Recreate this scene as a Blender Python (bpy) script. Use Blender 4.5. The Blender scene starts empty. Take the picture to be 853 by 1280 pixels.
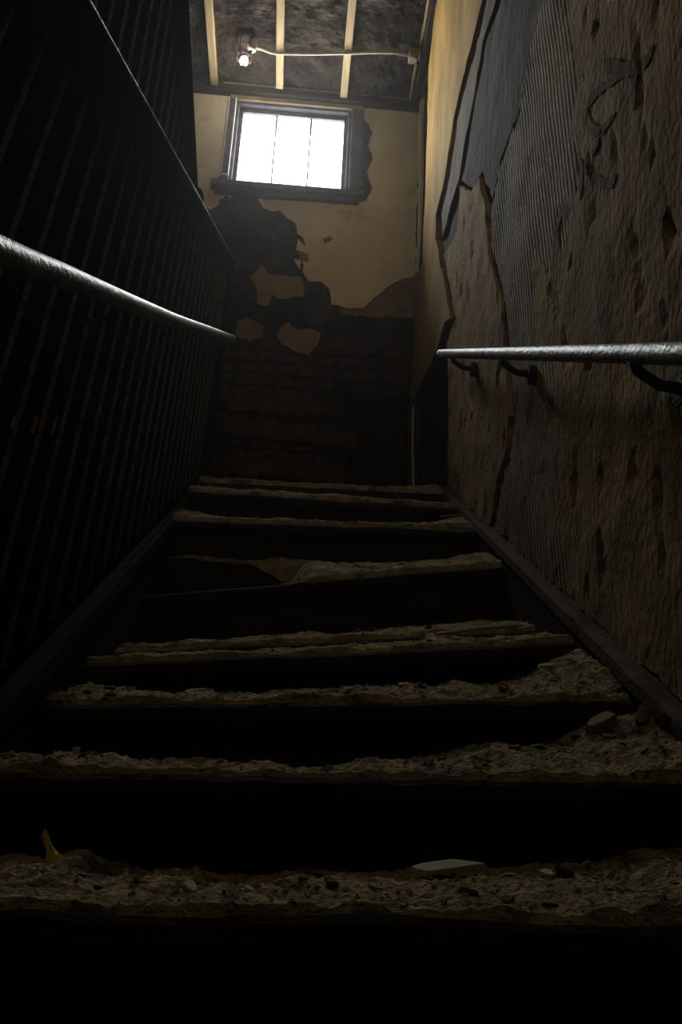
import bpy, bmesh, math, random
from math import radians, sin, cos, pi
from mathutils import Vector, Matrix, noise
from mathutils.geometry import delaunay_2d_cdt

# ------------------------------------------------------------------ camera, world, lights
SC = bpy.context.scene
C = SC.collection
FPX, PITCH, ROLL, YAW = 1150.0, radians(22.3), radians(2.6), radians(3.05)
FW = Vector((sin(YAW)*cos(PITCH), cos(YAW)*cos(PITCH), sin(PITCH)))
R0 = Vector((cos(YAW), -sin(YAW), 0)); U0 = R0.cross(FW)
RT = R0*cos(ROLL) + U0*sin(ROLL); UP = U0*cos(ROLL) - R0*sin(ROLL)
cd = bpy.data.cameras.new('camera'); cam = bpy.data.objects.new('camera', cd); C.objects.link(cam)
cd.sensor_fit = 'VERTICAL'; cd.sensor_height = 36.0; cd.lens = FPX/1280*36.0
cd.clip_start = 0.01
cam.matrix_world = Matrix(((RT.x, UP.x, -FW.x, 0), (RT.y, UP.y, -FW.y, 0), (RT.z, UP.z, -FW.z, 0), (0, 0, 0, 1)))
SC.camera = cam

w = bpy.data.worlds.new('world'); SC.world = w; w.use_nodes = True
bg = w.node_tree.nodes['Background']
bg.inputs[0].default_value = (0.86, 0.93, 1.0, 1); bg.inputs[1].default_value = 5.0
SC.view_settings.view_transform = 'Standard'; SC.view_settings.look = 'None'
SC.view_settings.exposure = 0.0; SC.view_settings.gamma = 1.0; SC.view_settings.use_curve_mapping = False

HAZE = .0035
WIN_W, WALL_Y, CEIL = 200.0, 4.37, 4.6
def area(name, loc, aim, sx, sy, power, col):
    l = bpy.data.lights.new(name, 'AREA'); l.shape = 'RECTANGLE'; l.size = sx; l.size_y = sy
    l.energy = power; l.color = col
    o = bpy.data.objects.new(name, l); C.objects.link(o); o.location = loc
    o.rotation_euler = (Vector(aim) - Vector(loc)).to_track_quat('-Z', 'Y').to_euler()
    return o
area('daylight_window', (-0.16, 4.86, 4.34), (0.0, 2.2, 1.9), 0.8, 0.65, WIN_W, (0.98, 0.97, 0.93))
area('fill_stairwell', (-0.2, -0.9, 4.2), (0.2, 4.3, 3.1), 0.5, 0.5, 10.0, (1.0, 0.82, 0.52))  # unseen warm fill added behind the camera to brighten the far wall

# ------------------------------------------------------------------ measuring helpers (a sight line met with a real plane)
def ray(x, y): return RT*((x-426.5)/FPX) + UP*((640-y)/FPX) + FW
def onX(x, y, X): r = ray(x, y); return r*(X/r.x)
def onY(x, y, Y): r = ray(x, y); return r*(Y/r.y)
def onZ(x, y, Z): r = ray(x, y); return r*(Z/r.z)
rnd = random.Random(7)
def nz(p, s=1.0, o=0.0): return noise.noise(Vector((p[0]*s+o, p[1]*s-o*1.7, (p[2] if len(p) > 2 else 0)*s+o*.6)))
def lerp(a, b, t): return a+(b-a)*t
def prof(pts, x):
    if x <= pts[0][0]: return pts[0][1]
    for (a, b), (c, d) in zip(pts, pts[1:]):
        if x <= c: return b+(d-b)*(x-a)/(c-a)
    return pts[-1][1]

# ------------------------------------------------------------------ materials
def mat(name, c1, c2, scale=6.0, rough=.85, bump=.4, bscale=60.0, metal=0.0, c3=None, s3=2.0, stretch=(1, 1, 1), lo=.35, hi=.65, bd=.004, cracks=0.0, t3=.55, spec=.06):
    m = bpy.data.materials.new(name); m.use_nodes = True
    nt = m.node_tree; N = nt.nodes; L = nt.links; b = N['Principled BSDF']
    b.inputs['Roughness'].default_value = rough; b.inputs['Metallic'].default_value = metal
    b.inputs['Specular IOR Level'].default_value = spec
    tc = N.new('ShaderNodeTexCoord'); mp = N.new('ShaderNodeMapping'); mp.inputs['Scale'].default_value = stretch
    L.new(tc.outputs['Object'], mp.inputs[0])
    n1 = N.new('ShaderNodeTexNoise'); n1.inputs['Scale'].default_value = scale; n1.inputs['Detail'].default_value = 8; n1.inputs['Roughness'].default_value = .65
    L.new(mp.outputs[0], n1.inputs['Vector'])
    r = N.new('ShaderNodeValToRGB'); r.color_ramp.elements[0].position = lo; r.color_ramp.elements[1].position = hi
    r.color_ramp.elements[0].color = (*c1, 1); r.color_ramp.elements[1].color = (*c2, 1)
    L.new(n1.outputs['Fac'], r.inputs[0]); col = r.outputs[0]
    if c3:
        n3 = N.new('ShaderNodeTexNoise'); n3.inputs['Scale'].default_value = s3; n3.inputs['Detail'].default_value = 6; n3.inputs['Roughness'].default_value = .6
        L.new(mp.outputs[0], n3.inputs['Vector'])
        r3 = N.new('ShaderNodeValToRGB'); r3.color_ramp.elements[0].position = t3; r3.color_ramp.elements[1].position = t3+.07
        L.new(n3.outputs['Fac'], r3.inputs[0])
        mx = N.new('ShaderNodeMix'); mx.data_type = 'RGBA'; L.new(r3.outputs[0], mx.inputs[0]); L.new(col, mx.inputs[6]); mx.inputs[7].default_value = (*c3, 1)
        col = mx.outputs[2]
    L.new(col, b.inputs['Base Color'])
    n2 = N.new('ShaderNodeTexNoise'); n2.inputs['Scale'].default_value = bscale; n2.inputs['Detail'].default_value = 6
    L.new(mp.outputs[0], n2.inputs['Vector']); h = n2.outputs['Fac']
    if cracks:
        v = N.new('ShaderNodeTexVoronoi'); v.feature = 'DISTANCE_TO_EDGE'; v.inputs['Scale'].default_value = cracks
        wn = N.new('ShaderNodeMix'); wn.data_type = 'RGBA'; wn.inputs[0].default_value = .25
        L.new(mp.outputs[0], wn.inputs[6]); L.new(n1.outputs['Color'], wn.inputs[7]); L.new(wn.outputs[2], v.inputs['Vector'])
        cr = N.new('ShaderNodeMapRange'); cr.inputs[1].default_value = 0; cr.inputs[2].default_value = .03; cr.inputs[3].default_value = -1.0; cr.inputs[4].default_value = 0
        L.new(v.outputs['Distance'], cr.inputs[0])
        ad = N.new('ShaderNodeMath'); ad.operation = 'ADD'; L.new(h, ad.inputs[0]); L.new(cr.outputs[0], ad.inputs[1]); h = ad.outputs[0]
    bp = N.new('ShaderNodeBump'); bp.inputs['Strength'].default_value = bump; bp.inputs['Distance'].default_value = bd*3
    L.new(h, bp.inputs['Height']); L.new(bp.outputs[0], b.inputs['Normal'])
    return m
M = {}
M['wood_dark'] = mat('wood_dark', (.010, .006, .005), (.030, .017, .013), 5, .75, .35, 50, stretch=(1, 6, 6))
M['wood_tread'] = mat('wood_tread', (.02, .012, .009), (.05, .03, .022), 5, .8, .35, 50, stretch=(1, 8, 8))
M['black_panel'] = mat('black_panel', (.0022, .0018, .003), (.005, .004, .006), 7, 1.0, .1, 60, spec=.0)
M['black_bar'] = mat('black_bar', (.022, .019, .02), (.12, .108, .112), 40, .38, .6, 120, spec=.4, lo=.42, hi=.7)
M['painted_light'] = mat('painted_light', (.16, .10, .07), (.36, .25, .18), 30, .8, .3, 80)  # pale tone standing in for light seen between the bars
M['rubble'] = mat('rubble', (.15, .12, .072), (.38, .31, .20), 26, .95, .9, 130, c3=(.08, .062, .04), s3=9, t3=.56)
M['chip'] = mat('chip', (.26, .22, .15), (.44, .38, .27), 14, .9, .6, 90)
M['chip_pale'] = mat('chip_pale', (.42, .39, .31), (.60, .56, .46), 14, .9, .5, 90)
M['chip_dark'] = mat('chip_dark', (.08, .055, .035), (.17, .12, .075), 14, .9, .6, 90)
M['yellow_rag'] = mat('yellow_rag', (.34, .25, .04), (.55, .42, .08), 20, .9, .6, 90)
M['pipe'] = mat('pipe', (.16, .16, .165), (.40, .40, .40), 30, .5, .35, 160, metal=.6, c3=(.12, .11, .11), s3=25, t3=.6, stretch=(1, .5, .5), spec=.4)
M['iron'] = mat('iron', (.02, .015, .013), (.05, .035, .03), 30, .6, .4, 120)
M['cream'] = mat('cream', (.58, .51, .38), (.70, .63, .48), 3, .9, .25, 50, c3=(.52, .45, .33), s3=5, t3=.6)
M['tan'] = mat('tan', (.15, .105, .06), (.24, .175, .10), 7, .9, .4, 70)
M['brown_dim'] = mat('brown_dim', (.05, .036, .024), (.11, .08, .05), 9, .9, .4, 70)
M['soot'] = mat('soot', (.07, .05, .03), (.17, .12, .07), 30, .95, .3, 60)
M['tan_patch'] = mat('tan_patch', (.22, .165, .10), (.31, .235, .14), 9, .9, .4, 70)
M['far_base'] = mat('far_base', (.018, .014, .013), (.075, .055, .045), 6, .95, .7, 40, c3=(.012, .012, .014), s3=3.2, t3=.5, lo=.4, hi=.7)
M['ochre'] = mat('ochre', (.23, .135, .035), (.42, .265, .085), 4, .9, .3, 40, c3=(.24, .16, .075), s3=3, t3=.56, stretch=(1, 1, .35))
M['grey_brown'] = mat('grey_brown', (.10, .075, .05), (.18, .14, .10), 5, .9, .4, 60, stretch=(1, 1, .4))
M['slate'] = mat('slate', (.026, .027, .028), (.07, .064, .056), 5, .95, .4, 50, c3=(.035, .03, .03), s3=6, t3=.58, stretch=(1, 1, .4))
M['rough_plaster'] = mat('rough_plaster', (.22, .145, .07), (.40, .28, .145), 7, .95, .35, 60, c3=(.12, .09, .055), s3=5, t3=.58, stretch=(1, 1, .7), bd=.006)
M['rib'] = mat('rib', (.22, .18, .14), (.38, .32, .26), 9, .85, .4, 70, c3=(.09, .07, .06), s3=6, t3=.56)
M['lath_dark'] = mat('lath_dark', (.012, .009, .008), (.04, .028, .022), 8, .95, .6, 40)
M['wall_dark'] = mat('wall_dark', (.012, .008, .007), (.028, .018, .014), 4, .95, .3, 40)
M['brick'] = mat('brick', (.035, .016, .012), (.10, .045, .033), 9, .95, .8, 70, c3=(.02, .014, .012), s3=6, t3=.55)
M['ceiling'] = mat('ceiling', (.025, .018, .013), (.075, .056, .04), 6, .95, .9, 30, c3=(.03, .02, .016), s3=5, t3=.52, bd=.01)
M['batten'] = mat('batten', (.42, .30, .15), (.60, .46, .26), 8, .8, .3, 60, stretch=(6, .6, 6), c3=(.30, .22, .12), s3=8, t3=.6)
M['beam'] = mat('beam', (.025, .02, .022), (.07, .055, .05), 6, .8, .4, 50, stretch=(.6, 6, 6))
M['casing'] = mat('casing', (.07, .06, .075), (.13, .115, .13), 8, .7, .3, 60)
M['trim_light'] = mat('trim_light', (.55, .52, .50), (.72, .68, .64), 8, .7, .2, 60)
M['conduit'] = mat('conduit', (.42, .36, .28), (.60, .53, .42), 20, .6, .2, 90)
M['white_strip'] = mat('white_strip', (.60, .57, .46), (.74, .70, .58), 10, .8, .3, 60)
M['ceramic'] = mat('ceramic', (.55, .50, .42), (.70, .65, .56), 20, .4, .1, 60)
def glass_mat():
    m = bpy.data.materials.new('dusty_glass'); m.use_nodes = True; N = m.node_tree.nodes; L = m.node_tree.links
    N.remove(N['Principled BSDF']); t = N.new('ShaderNodeBsdfTransparent'); t.inputs[0].default_value = (.93, .95, .96, 1)
    g = N.new('ShaderNodeBsdfGlossy'); g.inputs['Roughness'].default_value = .1
    d = N.new('ShaderNodeBsdfTranslucent'); d.inputs[0].default_value = (.8, .85, .9, 1)
    a = N.new('ShaderNodeMixShader'); a.inputs[0].default_value = .12; b = N.new('ShaderNodeMixShader'); b.inputs[0].default_value = .04
    L.new(t.outputs[0], a.inputs[1]); L.new(d.outputs[0], a.inputs[2]); L.new(a.outputs[0], b.inputs[1]); L.new(g.outputs[0], b.inputs[2])
    L.new(b.outputs[0], N['Material Output'].inputs[0]); return m
M['glass'] = glass_mat()
def emit_mat(name, c, s):
    m = bpy.data.materials.new(name); m.use_nodes = True; b = m.node_tree.nodes['Principled BSDF']
    b.inputs['Base Color'].default_value = (.9, .88, .82, 1); b.inputs['Emission Color'].default_value = (*c, 1); b.inputs['Emission Strength'].default_value = s
    return m
M['bulb'] = emit_mat('bulb', (1, .90, .72), 90.0)

# ------------------------------------------------------------------ mesh helpers
def link(name, me, m, parent=None):
    o = bpy.data.objects.new(name, me); C.objects.link(o)
    if m and not me.materials: me.materials.append(m)
    if parent: o.parent = parent
    return o
def obj(name, bm, m, parent=None, smooth=False):
    me = bpy.data.meshes.new(name); bmesh.ops.recalc_face_normals(bm, faces=bm.faces); bm.to_mesh(me); bm.free()
    if smooth:
        for p in me.polygons: p.use_smooth = True
    o = link(name, me, m, parent)
    if parent:
        o.matrix_parent_inverse = Matrix.Translation(-parent.location)
    return o
def empty(name, loc):
    o = bpy.data.objects.new(name, None); C.objects.link(o); o.location = loc; o.empty_display_size = .05
    return o
def tag(o, label, cat, group=None, kind=None):
    if label: o['label'] = label
    if cat: o['category'] = cat
    if group: o['group'] = group
    if kind: o['kind'] = kind
    return o
def box(bm, x0, x1, y0, y1, z0, z1, bev=0.0):
    v = [bm.verts.new((x, y, z)) for x in (x0, x1) for y in (y0, y1) for z in (z0, z1)]
    fs = [bm.faces.new([v[i] for i in q]) for q in ((0, 1, 3, 2), (4, 6, 7, 5), (0, 4, 5, 1), (2, 3, 7, 6), (0, 2, 6, 4), (1, 5, 7, 3))]
    if bev:
        es = list({e for f in fs for e in f.edges})
        bmesh.ops.bevel(bm, geom=es, offset=bev, segments=1, affect='EDGES')
    return bm
def bxo(name, d, m, parent=None, bev=0.0):
    return obj(name, box(bmesh.new(), *d, bev=bev), m, parent)
def prism(pts, axis, a, b):
    """closed polygon in a plane extruded between a and b on the axis ('x': pts=(y,z), 'y': pts=(x,z), 'z': pts=(x,y))"""
    bm = bmesh.new(); f = {'x': lambda p, t: (t, p[0], p[1]), 'y': lambda p, t: (p[0], t, p[1]), 'z': lambda p, t: (p[0], p[1], t)}[axis]
    A = [bm.verts.new(f(p, a)) for p in pts]; B = [bm.verts.new(f(p, b)) for p in pts]
    bm.faces.new(A); bm.faces.new(B[::-1]); n = len(pts)
    for i in range(n): bm.faces.new((A[i], B[i], B[(i+1) % n], A[(i+1) % n]))
    return bm
def tube(bm, pts, r, n=12, cap=True):
    pts = [Vector(p) for p in pts]; rings = []
    for i, p in enumerate(pts):
        d = (pts[min(i+1, len(pts)-1)] - pts[max(i-1, 0)]).normalized()
        a = d.cross(Vector((0, 0, 1)));  a = a.normalized() if a.length > .05 else d.cross(Vector((1, 0, 0))).normalized()
        b = d.cross(a); rr = r[i] if isinstance(r, (list, tuple)) else r
        rings.append([bm.verts.new(p + (a*cos(t*2*pi/n) + b*sin(t*2*pi/n))*rr) for t in range(n)])
    for A, B in zip(rings, rings[1:]):
        for i in range(n): bm.faces.new((A[i], A[(i+1) % n], B[(i+1) % n], B[i]))
    if cap: bm.faces.new(rings[0]); bm.faces.new(rings[-1][::-1])
    return bm
def fractal(poly, step, jit, seed):
    out = []; n = len(poly); r = random.Random(seed)
    for i in range(n):
        a = Vector(poly[i]); b = Vector(poly[(i+1) % n]); L = (b-a).length; k = max(1, int(L/step))
        d = (b-a)/L if L else Vector((0, 0)); nn = Vector((-d.y, d.x))
        for j in range(k):
            p = a.lerp(b, j/k)
            if j: p = p + nn*(noise.noise(Vector((p.x*14, p.y*14, seed)))*jit*1.6 + r.uniform(-jit, jit)*.5)
            out.append(p)
    return out
def sheet(name, poly, axis, base, thick, relief, m, parent, res=.03, seed=1, jit=.008, step=.03, du=None, extra=None, smooth=True):
    """a slab of plaster with a broken outline; poly in plane coordinates; thick points into the stairwell (towards smaller coordinate)"""
    P = fractal(poly, step, jit, seed) if jit else [Vector(p) for p in poly]
    xs = [p.x for p in P]; ys = [p.y for p in P]; r = random.Random(seed)
    pts = list(P); n = len(P); du = du or res
    def inside(q):
        c = False; j = n-1
        for i in range(n):
            a, b = P[i], P[j]
            if (a.y > q[1]) != (b.y > q[1]) and q[0] < (b.x-a.x)*(q[1]-a.y)/(b.y-a.y)+a.x: c = not c
            j = i
        return c
    u = min(xs)
    while u < max(xs):
        v = min(ys)
        while v < max(ys):
            q = (u + (0 if du < res else r.uniform(-.25, .25)*du), v + r.uniform(-.25, .25)*res)
            if inside(q): pts.append(Vector(q))
            v += res
        u += du
    vs, es, fs, *_ = delaunay_2d_cdt(pts, [], [list(range(n))], 1, 1e-5)
    bm = bmesh.new(); vv = []
    mk = (lambda p, t: (t, p[0], p[1])) if axis == 'x' else (lambda p, t: (p[0], t, p[1]))
    for p in vs: vv.append(bm.verts.new(mk(p, base - thick - relief(p[0], p[1]))))
    for f in fs:
        try: bm.faces.new([vv[i] for i in f])
        except ValueError: pass
    bm.edges.ensure_lookup_table()
    bd = [e for e in bm.edges if len(e.link_faces) == 1]; back = {}
    for e in bd:
        for q in e.verts:
            if q not in back:
                pl = (q.co.y, q.co.z) if axis == 'x' else (q.co.x, q.co.z)
                back[q] = bm.verts.new(mk(pl, base + .004))
    for e in bd:
        a, b = e.verts
        bm.faces.new((a, b, back[b], back[a]))
    bmesh.ops.delete(bm, geom=[v for v in bm.verts if not v.link_faces], context='VERTS')
    bmesh.ops.recalc_face_normals(bm, faces=bm.faces)
    # the open sheet faces the stairwell
    me = bpy.data.meshes.new(name); bm.to_mesh(me); bm.free()
    return link(name, me, m, parent)

# ------------------------------------------------------------------ the shell
XR, XL = .60, -.40
def structure(o): o['kind'] = 'structure'; return o
wall_right = structure(bxo('wall_right', (XR+.035, XR+.25, -1.6, WALL_Y, -1.2, CEIL), M['lath_dark']))
wall_left = structure(bxo('wall_left', (-1.75, -1.6, -1.6, WALL_Y+.2, -1.2, CEIL), M['wall_dark']))
wall_back = structure(bxo('wall_back', (-1.75, XR+.25, -1.8, -1.6, -1.2, CEIL), M['wall_dark']))
floor = structure(bxo('floor', (-1.75, XR+.25, -1.6, WALL_Y+.2, -1.2, -1.0), M['wood_dark']))
ceiling = structure(bxo('ceiling', (-1.75, XR+.25, -1.8, WALL_Y+.2, CEIL+.03, CEIL+.2), M['lath_dark']))
# far wall with window hole (X -.51 .. .165, z 3.87 .. 4.47) and doorway recess
WX0, WX1, WZ0, WZ1 = -.510, .168, 3.825, 4.478
DX0, DX1, DZ1 = .235, .575, 2.46
bm = bmesh.new()
yb, ye = WALL_Y+.02, WALL_Y+.2
box(bm, -1.75, WX0, yb, ye, DZ1+.02, CEIL+.05); box(bm, WX1, XR+.25, yb, ye, DZ1+.02, CEIL+.05)
box(bm, WX0, WX1, yb, ye, DZ1+.02, WZ0); box(bm, WX0, WX1, yb, ye, WZ1, CEIL+.05)
box(bm, -1.75, XR+.25, yb, ye, -1.2, 1.43); box(bm, DX0-.01, XR+.25, WALL_Y+.17, ye, 1.43, DZ1+.02); box(bm, -1.75, DX0, yb, ye, 1.43, DZ1+.02); box(bm, DX1, XR+.25, yb, ye, 1.43, DZ1+.02)
wall_far = structure(obj('wall_far', bm, M['far_base']))
door = structure(bxo('door_1', (DX0, DX1, WALL_Y+.12, WALL_Y+.16, 1.44, DZ1+.02), M['wood_dark']))
for (a, b, c, d) in ((DX0+.05, DX1-.05, 1.52, 1.92), (DX0+.05, DX1-.05, 1.98, 2.40)):
    bxo('door_panel', (a, b, WALL_Y+.105, WALL_Y+.12, c, d), M['wood_dark'], door, .004)
bxo('door_frame', (DX0-.03, DX0, WALL_Y-.002, WALL_Y+.12, 1.44, DZ1+.02), M['wood_dark'], door, .002)
bxo('door_frame', (DX0-.03, DX1, WALL_Y-.002, WALL_Y+.12, DZ1+.02, DZ1+.05), M['wood_dark'], door, .002)

# ceiling: lumpy dark lath fields between battens running towards the viewer
def ceil_field(x0, x1, y0, y1, seed):
    bm = bmesh.new(); nx = max(2, int((x1-x0)/.025)); ny = int((y1-y0)/.025); g = []
    for i in range(nx+1):
        g.append([bm.verts.new((lerp(x0, x1, i/nx), lerp(y0, y1, j/ny), CEIL - .004 + .022*nz((lerp(x0, x1, i/nx), lerp(y0, y1, j/ny), seed), 9) + .012*nz((i*.5, j*.5, seed), 1))) for j in range(ny+1)])
    for i in range(nx):
        for j in range(ny): bm.faces.new((g[i][j], g[i+1][j], g[i+1][j+1], g[i][j+1]))
    r = bmesh.ops.extrude_face_region(bm, geom=list(bm.faces))
    for v in r['geom']:
        if isinstance(v, bmesh.types.BMVert): v.co.z = CEIL+.032
    return obj('ceiling_panel', bm, M['ceiling'], ceiling)
bat = [-.675, -.27, .13]
edges = [-1.6, -1.08, -.675, -.27, .13, .60]
for i in range(5):
    ceil_field(edges[i]+.012, edges[i+1]-.012, 2.2, WALL_Y-.03, i*3.1)
    ceil_field(edges[i]+.012, edges[i+1]-.012, -1.5, 2.19, i*3.1+20)
for x in [-1.08]+bat:
    bxo('batten', (x-.022, x+.022, -1.5, WALL_Y-.06+.02*sin(x*9), CEIL-.045, CEIL+.03), M['batten'], ceiling, .003)
for x, y0, y1 in ((.552, 3.2, 4.02), (.545, 4.05, 4.34)):
    bxo('batten', (x-.007, x+.007, y0, y1, CEIL-.02, CEIL+.03), M['batten'], ceiling, .002)
bxo('beam', (.562, .60, -1.5, WALL_Y-.02, CEIL-.07, CEIL+.03), M['beam'], ceiling, .004)
# header along the top of the far wall
trim1 = structure(bxo('trim_1', (-1.6, XR, WALL_Y-.05, WALL_Y+.02, 4.535, CEIL+.03), M['beam'], None, .004))
bxo('ledge', (-.62, XR-.01, WALL_Y-.06, WALL_Y-.035, CEIL-.015, CEIL-.005), M['tan_patch'], trim1, .002)

# ------------------------------------------------------------------ window
win = structure(empty('window_1', (-.17, WALL_Y, WZ0)))
def wpart(name, d, m, bev=.002): return bxo(name, d, m, win, bev)
yg = WALL_Y+.045
wpart('jamb', (WX0-.02, WX0, WALL_Y-.01, ye, WZ0, WZ1), M['casing']); wpart('jamb', (WX1, WX1+.02, WALL_Y-.01, ye, WZ0, WZ1), M['casing'])
wpart('head', (WX0-.02, WX1+.02, WALL_Y-.01, ye, WZ1, WZ1+.02), M['casing'])
wpart('casing', (-.571, WX0-.02, WALL_Y-.028, WALL_Y+.02, WZ0+.02, 4.50), M['casing'])
wpart('casing', (WX1+.02, .257, WALL_Y-.028, WALL_Y+.02, WZ0+.02, 4.50), M['casing'])
wpart('casing', (-.571, .257, WALL_Y-.028, WALL_Y+.02, 4.495, 4.53), M['tan_patch'])
for x in (-.573, WX0-.022): wpart('bead', (x-.004, x+.003, WALL_Y-.036, WALL_Y-.02, 3.895, 4.50), M['trim_light'], 0)
for x in (.259,): wpart('bead', (x-.0025, x+.0025, WALL_Y-.034, WALL_Y-.02, 3.895, 4.50), M['casing'], 0)
wpart('bead', (-.577, WX0-.02, WALL_Y-.036, WALL_Y-.02, 3.892, 3.900), M['trim_light'], 0)
sill = obj('sill', prism([(WALL_Y-.055, 3.80), (WALL_Y-.055, 3.838), (ye, 3.852), (ye, 3.81), (WALL_Y+.02, 3.79)], 'x', -.625, .275), M['casing'], win)
wpart('apron', (-.60, .255, WALL_Y-.035, WALL_Y+.02, 3.765, 3.80), M['beam'], .003)
for a, b in ((WX0, WX0+.025), (WX1-.025, WX1)): wpart('stile', (a, b, yg-.02, yg+.02, WZ0, WZ1), M['casing'])
wpart('bottom_rail', (WX0, WX1, yg-.015, yg+.015, WZ0+.018, WZ0+.032), M['casing']); wpart('top_rail', (WX0, WX1, yg-.02, yg+.02, WZ1-.03, WZ1), M['casing'])
for x in (-.277, -.062): wpart('glazing_bar', (x-.004, x+.004, yg-.008, yg+.008, WZ0, WZ1), M['casing'], 0)
for a, b in ((WX0+.025, -.283), (-.271, -.068), (-.056, WX1-.025)): wpart('pane', (a, b, yg-.002, yg+.002, WZ0+.035, WZ1-.03), M['glass'], 0)

# ------------------------------------------------------------------ far wall: bricks, render and peeling skins
fp = lambda L: [(p[1], p[2]) if isinstance(p[0], str) else (lambda q: (q.x, q.z))(onY(p[0], p[1], WALL_Y)) for p in L]
rf = lambda a, s, o: (lambda u, v: a*nz((u, v, o), s) + a*.4*nz((u, v, o+5), s*3.1))
bme = []
for k in range(4):
    b = bmesh.new(); box(b, -.105, .105, -.04, .04, -.0315, .0315, bev=.005)
    for v in b.verts: v.co += Vector((rnd.uniform(-.003, .003), rnd.uniform(-.004, .004), rnd.uniform(-.003, .003)))
    me = bpy.data.meshes.new('brick'); b.to_mesh(me); b.free(); me.materials.append(M['brick']); bme.append(me)
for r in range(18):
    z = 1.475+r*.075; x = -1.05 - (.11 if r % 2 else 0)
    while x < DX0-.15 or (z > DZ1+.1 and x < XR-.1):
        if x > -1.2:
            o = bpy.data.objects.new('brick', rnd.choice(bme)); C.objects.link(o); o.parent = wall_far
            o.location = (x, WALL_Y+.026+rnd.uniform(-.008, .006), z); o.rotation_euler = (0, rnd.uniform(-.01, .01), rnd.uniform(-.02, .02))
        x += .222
S = lambda *a, **k: sheet('plaster_sheet', *a, **k)
# old dark render over the bricks
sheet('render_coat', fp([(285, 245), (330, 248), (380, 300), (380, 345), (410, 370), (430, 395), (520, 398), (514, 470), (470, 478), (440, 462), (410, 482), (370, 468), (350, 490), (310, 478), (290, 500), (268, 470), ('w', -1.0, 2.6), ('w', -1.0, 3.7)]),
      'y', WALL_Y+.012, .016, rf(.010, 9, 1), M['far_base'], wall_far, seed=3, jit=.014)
cream_l = fp([(240, 112), (289, 112), (277, 220), (266, 226), (268, 243), (292, 245), (278, 254), (262, 263), (255, 254), (240, 240)])
cream_r = fp([(453, 112), (528, 112), (519, 346), (502, 350), (482, 361), (466, 374), (454, 386), (436, 387), (414, 381), (412, 362), (402, 353), (386, 352), (377, 340), (368, 325), (386, 328), (385, 318), (370, 313), (373, 298), (371, 283), (356, 270), (350, 263), (330, 263), (322, 249), (380, 252), (440, 257), (458, 252), (466, 236), (459, 216), (466, 200), (460, 182), (466, 166), (457, 152)])
sheet('cream_plaster', cream_l, 'y', WALL_Y+.018, .022, rf(.003, 5, 2), M['cream'], wall_far, seed=4, jit=.004)
sheet('cream_plaster', cream_r, 'y', WALL_Y+.018, .024, rf(.003, 5, 3), M['cream'], wall_far, seed=5, jit=.006)
sheet('brown_plaster', fp([(519, 340), (519, 398), (480, 397), (452, 396), (432, 393), (412, 388), (412, 372), (436, 377), (454, 376), (466, 364), (482, 351), (502, 340)]), 'y', WALL_Y+.016, .014, rf(.003, 8, 4), M['tan'], wall_far, seed=6, jit=.006)
for i, q in enumerate([[(313, 348), (322, 340), (328, 334), (335, 345), (350, 346), (375, 348), (380, 360), (379, 373), (352, 376), (341, 371), (334, 385), (322, 382), (320, 362)],
                       [(346, 425), (352, 412), (361, 407), (372, 416), (386, 414), (400, 420), (398, 436), (384, 448), (366, 442), (352, 434)],
                       [(372, 315), (386, 318), (385, 329), (374, 327)],
                       [(296, 405), (312, 402), (330, 410), (328, 425), (312, 430), (296, 425)],
                       [(404, 299), (414, 296), (416, 300), (406, 305)]]):
    sheet('plaster_patch', fp(q), 'y', WALL_Y+.012, .020 if i in (2, 4) else (.044 if i in (1, 3) else .030), rf(.002, 12, 6+i), M['tan_patch' if i in (0, 1) else 'tan'], wall_far, seed=10+i, jit=.008, step=.02)
rq = random.Random(77)
for k in range(13):
    cx, cy = rq.uniform(-.75, .5), rq.uniform(2.2, 2.95); w_, h_ = rq.uniform(.04, .13), rq.uniform(.03, .07)
    if cx > .15 and cy < 2.6: continue
    sheet('render_patch', [(cx+cos(a*pi/4)*w_*rq.uniform(.6, 1.2), cy+sin(a*pi/4)*h_*rq.uniform(.5, 1.3)) for a in range(8)], 'y', WALL_Y+.014, .024, rf(.006, 12, k), M['far_base' if k % 3 else 'brown_dim'], wall_far, seed=60+k, jit=.009, step=.02)
# boards leaning on the brickwork low on the landing
for i, (l, r_, th) in enumerate((((262, 520), (447, 541), .035), ((262, 569), (430, 583), .04), ((285, 492), (400, 503), .02))):
    a = onY(*l, WALL_Y-.03); b = onY(*r_, WALL_Y-.03); bm = bmesh.new(); n = 44; g = []
    for k in range(n+1):
        t = k/n; x = lerp(a.x, b.x, t); z = lerp(a.z, b.z, t)+.014*nz((t*6, i*4, 0))+.008*nz((t*25, i*4, 0))
        y = WALL_Y-.045-.008*nz((t*9, i, 3)); h = .10+.015*nz((t*8, i*2, 5))
        g.append([bm.verts.new(q) for q in ((x, y, z-h), (x, y-.008, z-.004), (x, y+.0, z), (x, WALL_Y-.002, z+.004), (x, WALL_Y-.002, z-h))])
    for A, B in zip(g, g[1:]):
        for j in range(5): bm.faces.new((A[j], A[(j+1) % 5], B[(j+1) % 5], B[j]))
    bm.faces.new(g[0]); bm.faces.new(g[-1][::-1])
    obj('ledge_board', bm, M['brick'], wall_far)

# ------------------------------------------------------------------ right wall: peeling layers
rp = lambda L: [(p[1], p[2]) if isinstance(p[0], str) else (lambda q: (q.y, q.z))(onX(p[0], p[1], XR)) for p in L]
BZ = lambda y: .279+.619*(y-1.348)                      # top line of the sloping skirting
def rough(u, v):
    a = nz((u, v, 3), 7); b = nz((u*1.1, v*.8, 9), 15); c = nz((u*1.1, v*.9, 2), 38)
    pit = max(0, nz((u*1.5, v*.6, 14), 14)-.32)
    return .0045*a + .002*b + .0009*c - .03*pit
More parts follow.
